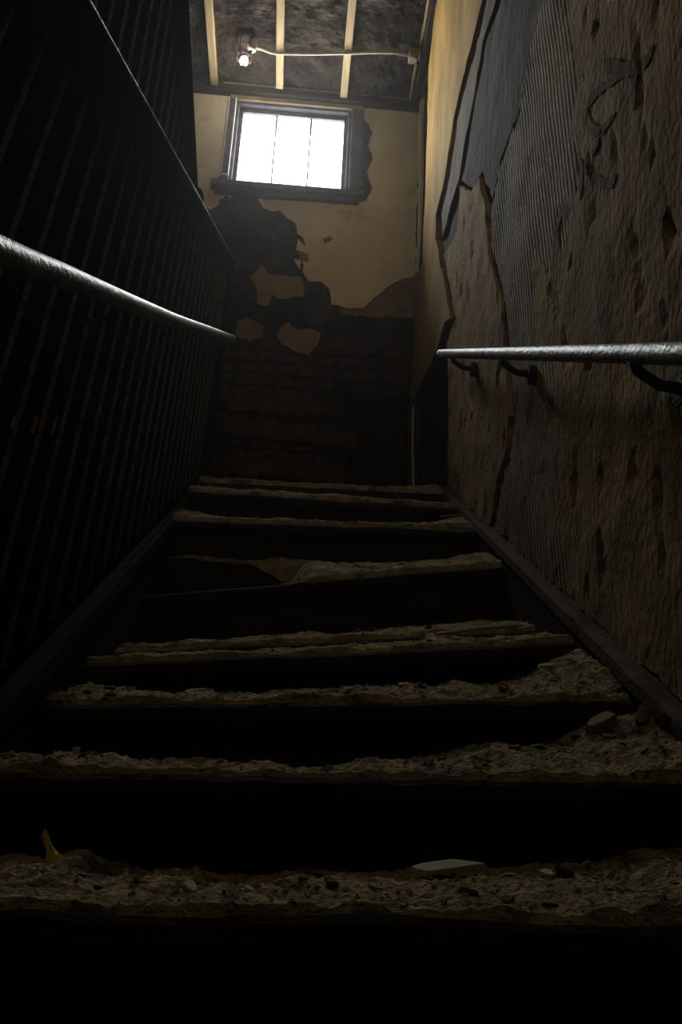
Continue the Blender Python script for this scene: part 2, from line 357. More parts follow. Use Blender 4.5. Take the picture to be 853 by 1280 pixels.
# behind everything: a thin grey coat that shows in the gaps
sheet('ochre_plaster', rp([('w', 2.45, CEIL), ('w', 3.55, CEIL), (541, 60), (538, 90), (534, 238), (530, 330), (519, 350), (519, 420), (517, 500), (517, 506), (532, 474), (549, 436), (560, 402), (566, 398), (558, 350), (547, 300), (548, 270), (556, 236), (565, 182), (569, 150), (582, 96), (597, 40), (606, 0)]),
      'x', XR+.03, .040, rf(.006, 4, 21), M['ochre'], wall_right, seed=21, jit=.006, res=.04)
sheet('grey_plaster', rp([('w', 2.10, CEIL), ('w', 2.40, CEIL), (609, 0), (600, 44), (585, 98), (572, 150), (568, 184), (559, 238), (552, 268), (553, 296), (561, 268), (572, 228), (574, 222), (590, 132), (604, 52), (620, 0)]),
      'x', XR+.03, .030, rf(.006, 6, 22), M['grey_brown'], wall_right, seed=22, jit=.006, res=.035)
sheet('slate_plaster', rp([(575, 226), (592, 132), (606, 54), (623, 0), ('w', 2.05, CEIL), ('w', 1.55, CEIL), (690, -30), (660, 60), (645, 140), (622, 200), (614, 250), (600, 215), (590, 235)]),
      'x', XR+.03, .022, rf(.006, 7, 23), M['slate'], wall_right, seed=23, jit=.008, res=.035)
sheet('slate_plaster', rp([(573, 232), (572, 290), (560, 330), (549, 368), (536, 396), (534, 372), (537, 345), (546, 306), (552, 300), (562, 270)]),
      'x', XR+.03, .010, rf(.004, 9, 24), M['slate'], wall_right, seed=24, jit=.004, res=.03)
# rough plaster left of the ribbed strip
sheet('rough_plaster', rp([(576, 232), (590, 240), (600, 222), (609, 262), (611, 310), (618, 345), (628, 380), (632, 440), (638, 520), (634, 560), (622, 602), (618, 640), ('w', 2.6, BZ(2.6)), ('w', 3.34, BZ(3.34)), (561, 600), (562, 520), (560, 430), (571, 398), (562, 350), (556, 318), (574, 290)]),
      'x', XR+.03, .034, rough, M['rough_plaster'], wall_right, seed=25, jit=.009, res=.022)
# right of the ribbed strip up to the viewer
sheet('rough_plaster', rp([('w', 1.15, CEIL), (706, -25), (718, 58), (722, 110), (711, 185), (711, 240), (697, 282), (690, 330), (664, 330), (668, 420), (676, 500), (682, 545), (680, 640), (688, 700), (700, 724), ('w', 1.82, BZ(1.82)), ('w', -1.04, BZ(-1.04)), ('w', -1.55, -1.2), ('w', -1.55, CEIL)]),
      'x', XR+.03, .032, rough, M['rough_plaster'], wall_right, seed=26, jit=.012, res=.024)
# ribbed strip: combed vertical grooves
TILT = .10
def ribs(u, v):
    q = (u - TILT*(v-1.5)*.35)/.0185
    worn = max(0.0, min(1.0, .5+2.2*nz((u, v, 31), 5)))
    return .0042*abs(((q % 1)*2)-1)*(.45+.55*worn) + .004*nz((u, v, 30), 6)
rib_poly = rp([('w', 1.62, CEIL), (684, -25), (663, 62), (650, 142), (627, 202), (616, 262), (617, 310), (624, 340), (634, 385), (638, 440), (644, 520), (640, 560), (628, 606), (624, 640), ('w', 2.55, BZ(2.55)), ('w', 1.7, BZ(1.7)), (716, 700), (705, 640), (705, 545), (702, 500), (700, 420), (700, 338), (716, 282), (734, 240), (740, 180), (750, 110), (744, 58), (732, -25), ('w', 1.1, CEIL)])
def pip(P, q):
    c = False; j = len(P)-1
    for i in range(len(P)):
        a, b = P[i], P[j]
        if (a[1] > q[1]) != (b[1] > q[1]) and q[0] < (b[0]-a[0])*(q[1]-a[1])/(b[1]-a[1])+a[0]: c = not c
        j = i
    return c
def rib_mesh():
    bm = bmesh.new(); du, dv = PITCHR/5, .03; vt = {}; us = [p[0] for p in rib_poly]
    def vert(a, b):
        if (a, b) not in vt:
            v = .1+b*dv; u = .3+a*du+RTILT*(v-2.4); worn = max(0.0, min(1.0, .6+1.6*nz((u, v*.5, 31), 5)))
            prof_ = (0, 1, 1, 1, .9)[a % 5]
            vt[a, b] = bm.verts.new((XR+.003-.0055*prof_*(.35+.65*worn)-.004*nz((u, v, 30), 5), u, v))
        return vt[a, b]
    for b in range(150):
        for a in range(900):
            v = .1+(b+.5)*dv; u = .3+(a+.5)*du+RTILT*(v-2.4)
            if u < 3 and pip(rib_poly, (u, v)): bm.faces.new((vert(a, b), vert(a+1, b), vert(a+1, b+1), vert(a, b+1)))
    ed = [e for e in bm.edges if len(e.link_faces) == 1]
    r = bmesh.ops.extrude_edge_only(bm, edges=ed)
    for g in r['geom']:
        if isinstance(g, bmesh.types.BMVert): g.co.x = XR+.034
    return bm
PITCHR, RTILT = .0235, .10
o = obj('ribbed_plaster', rib_mesh(), M['rib'], wall_right); o['kind'] = 'stuff'
# sooty scrawl on the rough plaster
def scrawl(pts, wpx):
    q = [Vector(p) for p in rp([(500+x/2.416, y/2.416) for x, y in pts])]; d = []
    for i in range(len(q)-1):
        p0, p1, p2, p3 = q[max(i-1, 0)], q[i], q[i+1], q[min(i+2, len(q)-1)]
        for k in range(10):
            t = k/10; d.append(.5*((2*p1)+(p2-p0)*t+(2*p0-5*p1+4*p2-p3)*t*t+(-p0+3*p1-3*p2+p3)*t**3))
    d.append(q[-1]); bm = bmesh.new(); g = []
    for i, p in enumerate(d):
        t = (d[min(i+1, len(d)-1)]-d[max(i-1, 0)]).normalized(); nn = Vector((-t.y, t.x)); w_ = wpx*(1-.75*abs(i/len(d)*2-1)**3)*(1+.5*nz((p.x, p.y, 3), 25))
        g.append([bm.verts.new((XR-.002-rough(c.x, c.y)-.0025, c.x, c.y)) for c in (p+nn*w_*k for k in (-1, -.5, 0, .5, 1))])
    for A, B in zip(g, g[1:]):
        for j in range(4): bm.faces.new((A[j], A[j+1], B[j+1], B[j]))
    r = bmesh.ops.extrude_face_region(bm, geom=list(bm.faces))
    for v in r['geom']:
        if isinstance(v, bmesh.types.BMVert): v.co.x += .004
    obj('soot_mark', bm, M['soot'], wall_right)
scrawl([(622, 185), (650, 205), (700, 208), (745, 190), (770, 140)], .014)
scrawl([(705, 215), (640, 250), (590, 290), (568, 335), (582, 385), (615, 392), (658, 345)], .012)
scrawl([(640, 360), (605, 430), (575, 495), (592, 540), (640, 555), (655, 530)], .010)
scrawl([(720, 215), (712, 270), (716, 330)], .007)
scrawl([(548, 480), (556, 540), (552, 600)], .012)
# corner bead where both walls meet, and a curled strip of white paper higher up
bm = bmesh.new(); tube(bm, [onX(517, 612, XR-.004), onX(516, 560, XR-.004), onX(516.5, 508, XR-.004)], .006, 6)
obj('corner_bead', bm, M['conduit'], wall_right)
bm = bmesh.new(); A = []
for y, xl, xr, Y in ((80, 535, 538.5, 4.02), (92, 532, 537, 4.10), (105, 529, 535, 4.18), (125, 525.5, 531.5, 4.26), (150, 523.5, 530, 4.30), (190, 523, 529.5, 4.32), (225, 523.5, 529.5, 4.33), (265, 522.5, 528, 4.335), (300, 522, 526.5, 4.34), (345, 520, 523, 4.345)):
    a = onY(xl, y, Y); b = onY(xr, y, Y)
    A.append([bm.verts.new(q) for q in (a, a.lerp(b, .5)+Vector((0, -.004, 0)), b, b+Vector((0, .004, 0)), a+Vector((0, .004, 0)))])
for P_, Q in zip(A, A[1:]):
    for j in range(5): bm.faces.new((P_[j], P_[(j+1) % 5], Q[(j+1) % 5], Q[j]))
bm.faces.new(A[0]); bm.faces.new(A[-1][::-1])
obj('paper_strip', bm, M['white_strip'], wall_right)

# sloping skirting boards
def skirting(name, x0, x1, ztop, y0, y1, depth, m, capx):
    o = structure(obj(name, prism([(y0, ztop(y0)-depth), (y0, ztop(y0)-.02), (y1, ztop(y1)-.02), (y1, ztop(y1)-depth)], 'x', x0, x1), m))
    bm = bmesh.new(); g = []; n = 90
    for k in range(n+1):
        y = lerp(y0, y1, k/n); z = ztop(y); j = .006*nz((y, 1, 0), 14)+.003*nz((y, 1, 0), 60)
        a, b = capx
        g.append([bm.verts.new(q) for q in ((a, y, z-.032), (a+(b-a)*.05, y, z-.008+j), (a+(b-a)*.4, y, z+j*.7), (a+(b-a)*.5, y, z-.012+j), (a+(b-a)*.75, y, z-.004-j), (b, y, z+.004+j), (b, y, z-.032))])
    for A, B in zip(g, g[1:]):
        for i in range(7): bm.faces.new((A[i], A[(i+1) % 7], B[(i+1) % 7], B[i]))
    bm.faces.new(g[0]); bm.faces.new(g[-1][::-1])
    obj('moulding', bm, M['brown_dim'] if x0 > 0 else M['wood_dark'], o)
    return o
skirting('baseboard_right', XR-.03, XR+.035, BZ, -.6, 3.38, .42, M['wood_dark'], (XR-.036, XR+.004))
BL = lambda y: .230+.597*(y-1.319)
skirting('baseboard_left', XL-.03, XL+.02, BL, -.6, 3.75, .42, M['wood_dark'], (XL-.012, XL+.03))

# ------------------------------------------------------------------ staircase
# nosing depth, left pixel, right pixel, skyline of the rubble heap, back depth
steps = [
 (.92, (0, 1137), (853, 1156), [(0, 1079), (40, 1080), (60, 1085), (120, 1084), (180, 1098), (250, 1095), (350, 1101), (450, 1097), (520, 1094), (600, 1088), (650, 1093), (700, 1087), (740, 1084), (800, 1067), (853, 1062)]),
 (1.19, (0, 965), (853, 980), [(20, 957), (90, 950), (150, 955), (250, 962), (300, 964), (400, 965), (450, 960), (500, 955), (560, 944), (620, 939), (700, 932), (720, 917), (760, 899), (853, 885)]),
 (1.47, (60, 880), (790, 877), [(60, 876), (100, 868), (150, 871), (250, 873), (350, 871), (450, 868), (500, 863), (560, 866), (620, 857), (660, 846), (690, 824), (720, 812), (760, 813), (800, 830)]),
 (1.74, (85, 831), (724, 803), [(85, 830), (200, 826), (400, 816), (515, 806), (530, 799), (560, 800), (640, 800), (700, 795), (740, 791)]),
 (2.02, (200, 812), (645, 790), [(200, 810), (330, 800), (380, 796), (420, 795), (450, 791), (520, 787), (570, 781), (600, 776), (640, 781)]),
 (2.32, (205, 742), (622, 708), [(205, 695), (240, 693), (300, 700), (350, 698), (420, 702), (500, 706), (560, 700), (600, 690), (630, 692)]),
 (2.66, (222, 650), (594, 663), [(222, 636), (250, 642), (275, 650), (300, 653), (400, 658), (530, 657), (560, 648), (600, 648)]),
 (2.95, (250, 614), (578, 636), [(250, 613), (400, 621), (578, 634)]),
 (3.25, (262, 603), (555, 618), [(258, 600), (320, 603), (380, 608), (450, 611), (500, 611), (530, 607), (550, 602), (565, 603)]),
]
stair = tag(empty('staircase', (.1, .92, -.2)), 'dark wooden staircase with worn treads climbing to the landing under the window', 'staircase')
SX0, SX1 = XL+.02, XR-.03
def zline(i):
    Y, l, r, _ = steps[i]; a = onY(*l, Y); b = onY(*r, Y); k = (b.z-a.z)/(b.x-a.x)
    return lambda x: a.z+k*(x-a.x)
ZL = [zline(i) for i in range(len(steps))]
def board(bm, x0, x1, n, sect):
    """sect(x) -> closed list of (y,z) at x"""
    g = []
    for k in range(n+1):
        x = lerp(x0, x1, k/n); g.append([bm.verts.new((x, y, z)) for y, z in sect(x)])
    m = len(g[0])
    for A, B in zip(g, g[1:]):
        for i in range(m): bm.faces.new((A[i], A[(i+1) % m], B[(i+1) % m], B[i]))
    bm.faces.new(g[0]); bm.faces.new(g[-1][::-1])
    return bm
lower = [(.64, -.19), (.36, -.37), (.08, -.55), (-.20, -.73), (-.48, -.91)]
for Y, z in lower:
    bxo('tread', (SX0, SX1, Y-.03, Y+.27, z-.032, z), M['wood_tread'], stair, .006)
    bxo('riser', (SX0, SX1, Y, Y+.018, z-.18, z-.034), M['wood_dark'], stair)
for i, (Y, l, r, sky) in enumerate(steps):
    Z = ZL[i]; last = i == len(steps)-1
    yb2 = (steps[i+1][0]-.004) if not last else 3.40
    def wear(x, i=i): return .006*nz((x, i*2, 0), 5)+.0025*nz((x, i*7, 3), 22)
    def sect(x):
        z = Z(x)+wear(x)
        return [(Y, z-.030), (Y-.006, z-.022), (Y-.006, z-.007), (Y, z), (yb2+.02, z+.0), (yb2+.02, z-.030)]
    if not last:
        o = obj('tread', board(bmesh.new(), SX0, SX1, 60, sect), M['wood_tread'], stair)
    zb = (lambda x: lower[0][1]) if i == 0 else ZL[i-1]
    if i != 4:
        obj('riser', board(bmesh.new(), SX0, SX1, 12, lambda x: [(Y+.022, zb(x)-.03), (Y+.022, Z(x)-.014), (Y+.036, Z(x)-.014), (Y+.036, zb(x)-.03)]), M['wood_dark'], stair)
# dark board added to match the shadow at the left of the sixth step
q6 = sorted((lambda q: (q.x, q.z))(onY(x, y, 2.645)) for x, y in steps[5][3])
obj('shadow_board', board(bmesh.new(), SX0, .03, 30, lambda x: (lambda zt: [(2.50, ZL[5](x)-.002), (2.50, zt), (2.515, zt), (2.515, ZL[5](x)-.002)])(max(ZL[5](x)+.004, (prof(q6, x)*2.5/2.645-.012-max(0, x+.12)*.6+.004*nz((x, 2, 0), 30))))), M['wood_dark'], stair)
# landing
LZ = ZL[8]
floor2 = structure(obj('floor_landing', board(bmesh.new(), -1.6, XR+.03, 40, lambda x: [(3.25 if x > SX0-.02 else 3.9, LZ(max(x, SX0))-.12), (3.25 if x > SX0-.02 else 3.9, LZ(max(x, SX0))), (WALL_Y+.02, LZ(max(x, SX0))-.0), (WALL_Y+.02, LZ(max(x, SX0))-.12)]), M['wood_tread']))

# rubble heaps
STEPNAME = ['bottom step in view', 'second step up', 'third step up', 'fourth step up', 'collapsed fifth step', 'sixth step up', 'seventh step up', 'eighth step up', 'landing edge at the top']
heap = {}
for i, (Y, l, r, sky) in enumerate(steps):
    Z = ZL[i]; last = i == len(steps)-1
    y0 = Y-.002; y1 = (steps[i+1][0]+.018) if not last else 3.75
    yk = (steps[i+1][0]-.015) if not last else 3.55
    pts = sorted(((lambda q: (q.x, q.z))(onY(x, y, yk)) for x, y in sky))
    def hgt(x, y, i=i, Z=Z, y0=y0, yk=yk, pts=pts):
        h = max(0.004, prof(pts, x)-Z(x)) if pts else .01
        t = max(0, min(1, (y-y0)/(yk-y0)))
        if i == 5:   # this heap is widest in the middle of the step
            f = max(0, min(1, (x+.16)/.22)); f = f*f*(3-2*f)
            t2 = t**(9-8.2*f)
        else: t2 = t**.8
        e = min(1, (y-y0)/.025)
        n_ = (nz((x, y, i), 11)*.010 + nz((x, y, i+9), 30)*.006 + abs(nz((x, y, i+4), 75))*.007)*min(1, .25+h/.03)*(.35+.65*e)*(1.45 if i < 3 else 1)
        bare = 1-min(1, h/.02) if i in (3, 4, 7) else (max(0, min(1, (.0-x)/.12))*(1-t) if i == 5 else 0)
        return .002 + h*t2*.97 + n_*(.5 if t > .9 else 1) - .012*bare
    heap[i] = (hgt, y0, y1)
    def build(i=i, Z=Z, y0=y0, y1=y1, hgt=hgt):
        bm = bmesh.new(); res = .0065 if i < 3 else .010
        nx = int((SX1-SX0)/res); ny = max(6, int((y1-y0)/res)); g = []
        for a in range(nx+1):
            x = lerp(SX0+.001, SX1-.001, a/nx); row = []
            jy = .012*nz((x, i*3, 0), 9)+.006*nz((x, i, 7), 40)
            for b in range(ny+1):
                t = b/ny; y = lerp(y0+max(0, .006+jy), y1, t)
                row.append(bm.verts.new((x, y, Z(x)+.003+(hgt(x, y) if b else -.006))))
            g.append(row)
        for a in range(nx):
            for b in range(ny): bm.faces.new((g[a][b], g[a+1][b], g[a+1][b+1], g[a][b+1]))
        # grains and crumbs in the heap
        rr = random.Random(50+i)
        for k in range({0: 900, 1: 700, 2: 500}.get(i, 160)):
            x = rr.uniform(SX0+.01, SX1-.02); y = rr.uniform(y0+.012, y1-.03); s = rr.uniform(.0015, .0055)
            c = Vector((x, y, Z(x)+hgt(x, y)+s*.4)); R = Matrix.Rotation(rr.uniform(0, 6.28), 3, Vector((rr.uniform(-1, 1), rr.uniform(-1, 1), rr.uniform(-1, 1))).normalized())
            v = [bm.verts.new(c+R@Vector(q)*s) for q in ((1.3, 0, 0), (-.5, 1, 0), (-.6, -.9, .1), (0, 0, .8), (.1, 0, -.7))]
            for q in ((0, 1, 3), (1, 2, 3), (2, 0, 3), (1, 0, 4), (2, 1, 4), (0, 2, 4)): bm.faces.new([v[j] for j in q])
        me = bpy.data.meshes.new('plaster_rubble'); bm.to_mesh(me); bm.free()
        return link('plaster_rubble', me, M['rubble'])
    tag(build(), 'grey-brown heap of plaster dust and crumbs on the '+STEPNAME[i], 'rubble', kind='stuff')

# broken pieces lying on the heaps
def shard(seed, flat=.3, n=7):
    r = random.Random(seed); bm = bmesh.new(); T = []; B = []; a0 = r.uniform(0, 6)
    for k in range(n):
        a = a0+2*pi*k/n+r.uniform(-.25, .25); rad = r.uniform(.6, 1.0); x, y = cos(a)*rad*1.25, sin(a)*rad*.85
        T.append(bm.verts.new((x*.9, y*.9, flat*(.5+r.uniform(-.2, .2))))); B.append(bm.verts.new((x, y, -flat*(.5+r.uniform(-.2, .2)))))
    bm.faces.new(T); bm.faces.new(B[::-1])
    for k in range(n): bm.faces.new((B[k], B[(k+1) % n], T[(k+1) % n], T[k]))
    bmesh.ops.recalc_face_normals(bm, faces=bm.faces)
    me = bpy.data.meshes.new('plaster_chip'); bm.to_mesh(me); bm.free(); return me
shards = {m: [] for m in ('chip', 'chip_pale', 'chip_dark')}
for k, m in enumerate(shards):
    for j in range(5):
        me = shard(100+k*10+j, .25+.06*j); me.materials.append(M[m]); shards[m].append(me)
def put(me, name, i, x, y, s, rot, lift=.25):
    hgt = heap[i][0]; o = bpy.data.objects.new(name, me); C.objects.link(o)
    o.location = (x, y, ZL[i](x)+.002+hgt(x, y)+lift*min(s)); o.scale = s; o.rotation_euler = rot
    return o
rr = random.Random(5)
ORD = ['first', 'second', 'third', 'fourth', 'fifth', 'sixth', 'seventh', 'eighth', 'ninth', 'tenth', 'eleventh', 'twelfth', 'thirteenth', 'fourteenth', 'fifteenth', 'sixteenth', 'seventeenth', 'eighteenth', 'nineteenth', 'twentieth'] + ['twenty-'+q for q in ('first', 'second', 'third', 'fourth', 'fifth')]
LOOK = {'chip': 'tan', 'chip_pale': 'pale', 'chip_dark': 'dark brown'}
cnt = {0: 42, 1: 36, 2: 26, 3: 5, 4: 5, 5: 9, 6: 6, 8: 4}
for i, n in cnt.items():
    hgt, y0, y1 = heap[i]; L_ = []
    for k in range(n):
        x = lerp(SX0+.03, SX1-.04, rr.random()**(.75 if i in (1, 2) else 1))
        if i in (3, 4): x = rr.uniform(.15, SX1-.04)
        if i == 0: x = rr.uniform(-.27, .42)
        y = rr.uniform(y0+.03, y1-.06)
        s = rr.uniform(.006, .013)*(1+.9*rr.random()**4)
        L_.append((x, y, s, rr.choice(['chip', 'chip', 'chip_pale', 'chip_dark', 'chip_dark'])))
    L_.sort(); num = {}
    for x, y, s, m in L_:
        num[m] = num.get(m, -1)+1
        o = put(rr.choice(shards[m]), 'plaster_chip', i, x, y, (s, s, s*rr.uniform(.4, .9)), (rr.uniform(-.5, .5), rr.uniform(-.5, .5), rr.uniform(0, 6.28)))
        t = (y-y0)/(y1-y0); where = 'near the front edge' if t < .34 else ('midway back' if t < .67 else 'near the riser')
        tag(o, ORD[num[m]]+' small '+LOOK[m]+' plaster chip from the left on the '+STEPNAME[i], 'plaster chip', 'plaster chips on the '+STEPNAME[i])
def special(name, label, cat, i, px, py, s, rot, mname, seed, ydep):
    q = onY(px, py, ydep); me = shard(seed, 1.0, 8); me.materials.append(M[mname]); me.name = name
    o = put(me, name, i, q.x, ydep, s, rot, .5); o.location.z = min(max(o.location.z+.004, q.z), o.location.z+.02); tag(o, label, cat); return o
special('plaster_slab', 'flat pale oblong plaster slab lying at back of the bottom step in view', 'plaster slab', 0, 558, 1084, (.046, .020, .006), (.45, -.12, .1), 'chip_pale', 201, 1.10)
special('plaster_chunk', 'large grey plaster chunk tilted at right end of the second step up, the wider one', 'plaster chunk', 1, 752, 915, (.034, .020, .022), (.5, -.3, .2), 'chip', 202, 1.40)
special('plaster_chunk', 'upright blocky plaster chunk at right end of the second step up, nearest the skirting', 'plaster chunk', 1, 808, 926, (.016, .014, .022), (.2, .2, .7), 'chip', 203, 1.38)
special('plaster_chunk', 'low brown plaster chunk at far right of the second step up', 'plaster chunk', 1, 843, 938, (.024, .02, .014), (.3, .2, .3), 'chip_dark', 204, 1.34)
special('plaster_chip', 'pale flat plaster chip in front of the wide chunk on the second step up', 'plaster chip', 1, 706, 935, (.013, .008, .003), (.3, 0, .2), 'chip_pale', 205, 1.36)
special('plaster_lump', 'small pointed plaster lump alone on left half of the second step up', 'plaster lump', 1, 255, 957, (.012, .01, .012), (0, .2, 0), 'chip', 206, 1.34)
special('plaster_lump', 'tiny pale plaster lump near left end of the second step up', 'plaster lump', 1, 95, 945, (.006, .006, .009), (0, .2, 0), 'chip_pale', 207, 1.40)
special('plaster_chip', 'largest pale oval plaster chip on the rubble slope of the third step up', 'plaster chip', 2, 684, 832, (.020, .011, .005), (.5, -.2, .4), 'chip_pale', 208, 1.64)
special('plaster_chip', 'pale round plaster chip near right end of the third step up', 'plaster chip', 2, 716, 832, (.013, .010, .005), (.5, .1, .4), 'chip_pale', 209, 1.62)
special('plaster_chip', 'flat pale plaster chip lower down the rubble slope of the third step up', 'plaster chip', 2, 692, 843, (.012, .010, .004), (.4, .1, .4), 'chip_pale', 210, 1.58)
special('plaster_chip', 'flat pale plaster chip lying at right end of the seventh step up', 'plaster chip', 6, 563, 651, (.036, .018, .006), (.3, -.2, .1), 'chip', 211, 2.86)
special('plaster_lump', 'brown plaster lump on the fourth step up beside the loose stick', 'plaster lump', 3, 526, 803, (.013, .012, .014), (0, .2, 0), 'chip', 212, 1.92)
special('plaster_chip', 'small white plaster chip near the front right of the bottom step in view', 'plaster chip', 0, 803, 1132, (.009, .005, .002), (.1, 0, -.4), 'chip_pale', 213, .965)
# loose stick
a = onY(545, 800, 1.80); b = onY(652, 788, 1.84)
bm = bmesh.new(); tube(bm, [a+Vector((0, 0, .012)), a.lerp(b, .5)+Vector((0, 0, .014)), b+Vector((0, 0, .012))], .0045, 5)
tag(obj('lath_stick', bm, M['chip_pale']), 'thin loose wooden lath stick lying on the fourth step up', 'stick')
# yellow crumpled scrap
q = onY(62, 1078, 1.10); hz = ZL[0](q.x)+heap[0][0](q.x, 1.10)
bm = bmesh.new(); rings = []
for k in range(7):
    t = k/6; rr2 = [.019, .015, .010, .006, .0045, .004, .001][k]; z = hz-.004+.044*t; cx = q.x+.006*sin(t*5)-.004*t
    rings.append([bm.verts.new((cx+cos(j*pi/4)*rr2*(1+.35*sin(j*2.3+k)), 1.10+sin(j*pi/4)*rr2*(.8+.3*cos(j*3.1+k)), z+.002*sin(j*2+k))) for j in range(8)])
for A, B in zip(rings, rings[1:]):
    for j in range(8): bm.faces.new((A[j], A[(j+1) % 8], B[(j+1) % 8], B[j]))
bm.faces.new(rings[0]); bm.faces.new(rings[-1][::-1])
tag(obj('cloth_scrap', bm, M['yellow_rag']), 'crumpled yellow scrap standing in the rubble at left end of the bottom step', 'cloth scrap')

# ------------------------------------------------------------------ left partition: dark boarding with balusters
GL = lambda y: 1.3725+.5766*(y-1.141)                     # top edge of the lower guard
part = tag(empty('stair_partition', (XL-.04, 1.5, 0)), 'tall black boarded partition with thin upright bars left of the stairs', 'partition')
UM = lambda y: 2.24-.25*(y-2.60)+(.0)
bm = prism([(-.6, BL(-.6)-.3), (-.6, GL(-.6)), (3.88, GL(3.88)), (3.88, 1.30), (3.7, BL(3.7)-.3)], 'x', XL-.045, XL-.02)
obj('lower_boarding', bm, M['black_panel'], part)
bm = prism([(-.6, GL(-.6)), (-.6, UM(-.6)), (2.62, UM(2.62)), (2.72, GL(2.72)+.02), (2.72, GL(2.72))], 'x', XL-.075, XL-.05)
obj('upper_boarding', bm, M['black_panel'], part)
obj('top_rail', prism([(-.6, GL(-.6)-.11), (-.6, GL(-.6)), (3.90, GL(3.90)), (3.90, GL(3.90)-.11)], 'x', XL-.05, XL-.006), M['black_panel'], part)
bm = bmesh.new(); tube(bm, [(XL-.004, -.6, GL(-.6)), (XL-.004, 1.2, GL(1.2)), (XL-.004, 2.5, GL(2.5)), (XL-.004, 3.9, GL(3.9))], .0026, 6)
obj('rail_edge', bm, M['black_bar'], part)
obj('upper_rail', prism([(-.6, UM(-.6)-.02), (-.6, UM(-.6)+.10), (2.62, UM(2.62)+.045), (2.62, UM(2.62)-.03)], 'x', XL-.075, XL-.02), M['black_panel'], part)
bm = bmesh.new(); tube(bm, [(XL-.035, 2.66, GL(2.66)-.02), (XL-.035, 2.66, GL(2.66)+.02), (XL-.035, 2.66, GL(2.66)+.05), (XL-.035, 2.66, GL(2.66)+.065)], [.03, .034, .028, .01], 12)
obj('newel_cap', bm, M['black_panel'], part, True)
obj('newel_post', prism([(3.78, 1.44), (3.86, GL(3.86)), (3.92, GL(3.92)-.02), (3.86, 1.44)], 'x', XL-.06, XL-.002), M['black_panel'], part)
def bar(ya, za, yb_, zb_, x, wd=.003):
    bm = bmesh.new(); g = []
    for k in range(9):
        t = k/8; y = lerp(ya, yb_, t); z = lerp(za, zb_, t); d = wd*(1+.12*nz((y, z, 2), 30))
        g.append([bm.verts.new(p) for p in ((x-.006, y-d, z), (x, y-d*.6, z), (x+.002, y, z), (x, y+d*.6, z), (x-.006, y+d, z))])
    for A, B in zip(g, g[1:]):
        for j in range(5): bm.faces.new((A[j], A[(j+1) % 5], B[(j+1) % 5], B[j]))
    bm.faces.new(g[0]); bm.faces.new(g[-1][::-1])
    return obj('baluster', bm, M['black_bar'], part)
y = .56
while y < 3.75:
    zt = GL(y)-.13; L = .2; zb_ = (BL(y)+.0)
    # walk down to the skirting along the lean
    dz = zt-zb_; yb2 = y-.2*dz; dz = zt-BL(yb2)
    bar(y, zt, y-.2*dz, zt-dz, XL-.0145)
    y += .118
y = 1.10
while y < 2.6:
    bar(y, GL(y)-.01, y+.03*(UM(y)-GL(y)), UM(y)-.01, XL-.0445, .0028)
    y += .098
for (x, y_, h) in ((17, 530, 15), (43, 531, 22), (68, 532, 22)):  # short pale strips painted where light shows between the bars
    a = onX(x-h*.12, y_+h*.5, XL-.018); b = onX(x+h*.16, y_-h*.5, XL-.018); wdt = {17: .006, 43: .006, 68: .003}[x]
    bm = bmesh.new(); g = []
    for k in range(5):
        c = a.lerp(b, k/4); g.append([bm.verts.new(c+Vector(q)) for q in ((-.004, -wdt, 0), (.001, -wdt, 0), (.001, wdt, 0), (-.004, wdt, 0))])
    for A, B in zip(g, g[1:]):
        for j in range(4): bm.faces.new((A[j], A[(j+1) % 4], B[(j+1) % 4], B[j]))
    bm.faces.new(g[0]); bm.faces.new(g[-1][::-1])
    o = obj('light_strip', bm, M['painted_light'], part); o['label'] = 'pale pinkish strip painted as light showing between the bars'

# ------------------------------------------------------------------ handrails
hl = tag(empty('handrail', (XL+.04, 1.5, 1.0)), 'worn grey metal pipe handrail curving up the left partition', 'handrail')
pts = [(-12, 308), (0, 313), (36, 328), (73, 342), (109, 357), (145, 372), (182, 387), (218, 401), (255, 413), (280, 421), (290, 424)]
P3 = [onX(x, y, -.36) for x, y in pts]
P3 = [P3[0]-(P3[1]-P3[0])*3.5, P3[0]-(P3[1]-P3[0])*1.5] + P3
dense = []
for i in range(len(P3)-1):
    p0, p1, p2, p3 = P3[max(i-1, 0)], P3[i], P3[i+1], P3[min(i+2, len(P3)-1)]
    for k in range(6):
        t = k/6; dense.append(.5*((2*p1)+(p2-p0)*t+(2*p0-5*p1+4*p2-p3)*t*t+(-p0+3*p1-3*p2+p3)*t**3))
dense.append(P3[-1])
e = dense[-1]; d = (dense[-1]-dense[-2]).normalized()
bm = bmesh.new(); n = len(dense)
rad = [lerp(.0155, .0215, min(1, p.y/3.4)) for p in dense]
tube(bm, dense+[e+d*.012, e+d*.022], rad+[rad[-1]*.8, rad[-1]*.3], 20)
obj('rail', bm, M['pipe'], hl, True)
for yy in (1.45, 2.5, 3.45):
    c = min(dense, key=lambda p: abs(p.y-yy)); bm = bmesh.new()
    tube(bm, [c+Vector((0, 0, -.012)), c+Vector((-.005, .0, -.045)), (XL+.0, c.y, c.z-.055), (XL-.03, c.y, c.z-.055)], .006, 6)
    obj('bracket', bm, M['iron'], hl)
hr = tag(empty('handrail', (XR-.07, 1.8, 1.2)), 'straight grey metal pipe handrail bracketed along the rough plaster wall', 'handrail')
XP = .515
a = onX(551, 442, XP); b = onX(853, 442, XP); d = (b-a).normalized(); e = b+d*.9
bm = bmesh.new(); tube(bm, [a-d*.012, a-d*.006, a, a.lerp(b, .25), a.lerp(b, .5), a.lerp(b, .75), b, e], [.008, .014, .0165, .0165, .0165, .0165, .0165, .0165], 20)
obj('rail', bm, M['pipe'], hr, True)
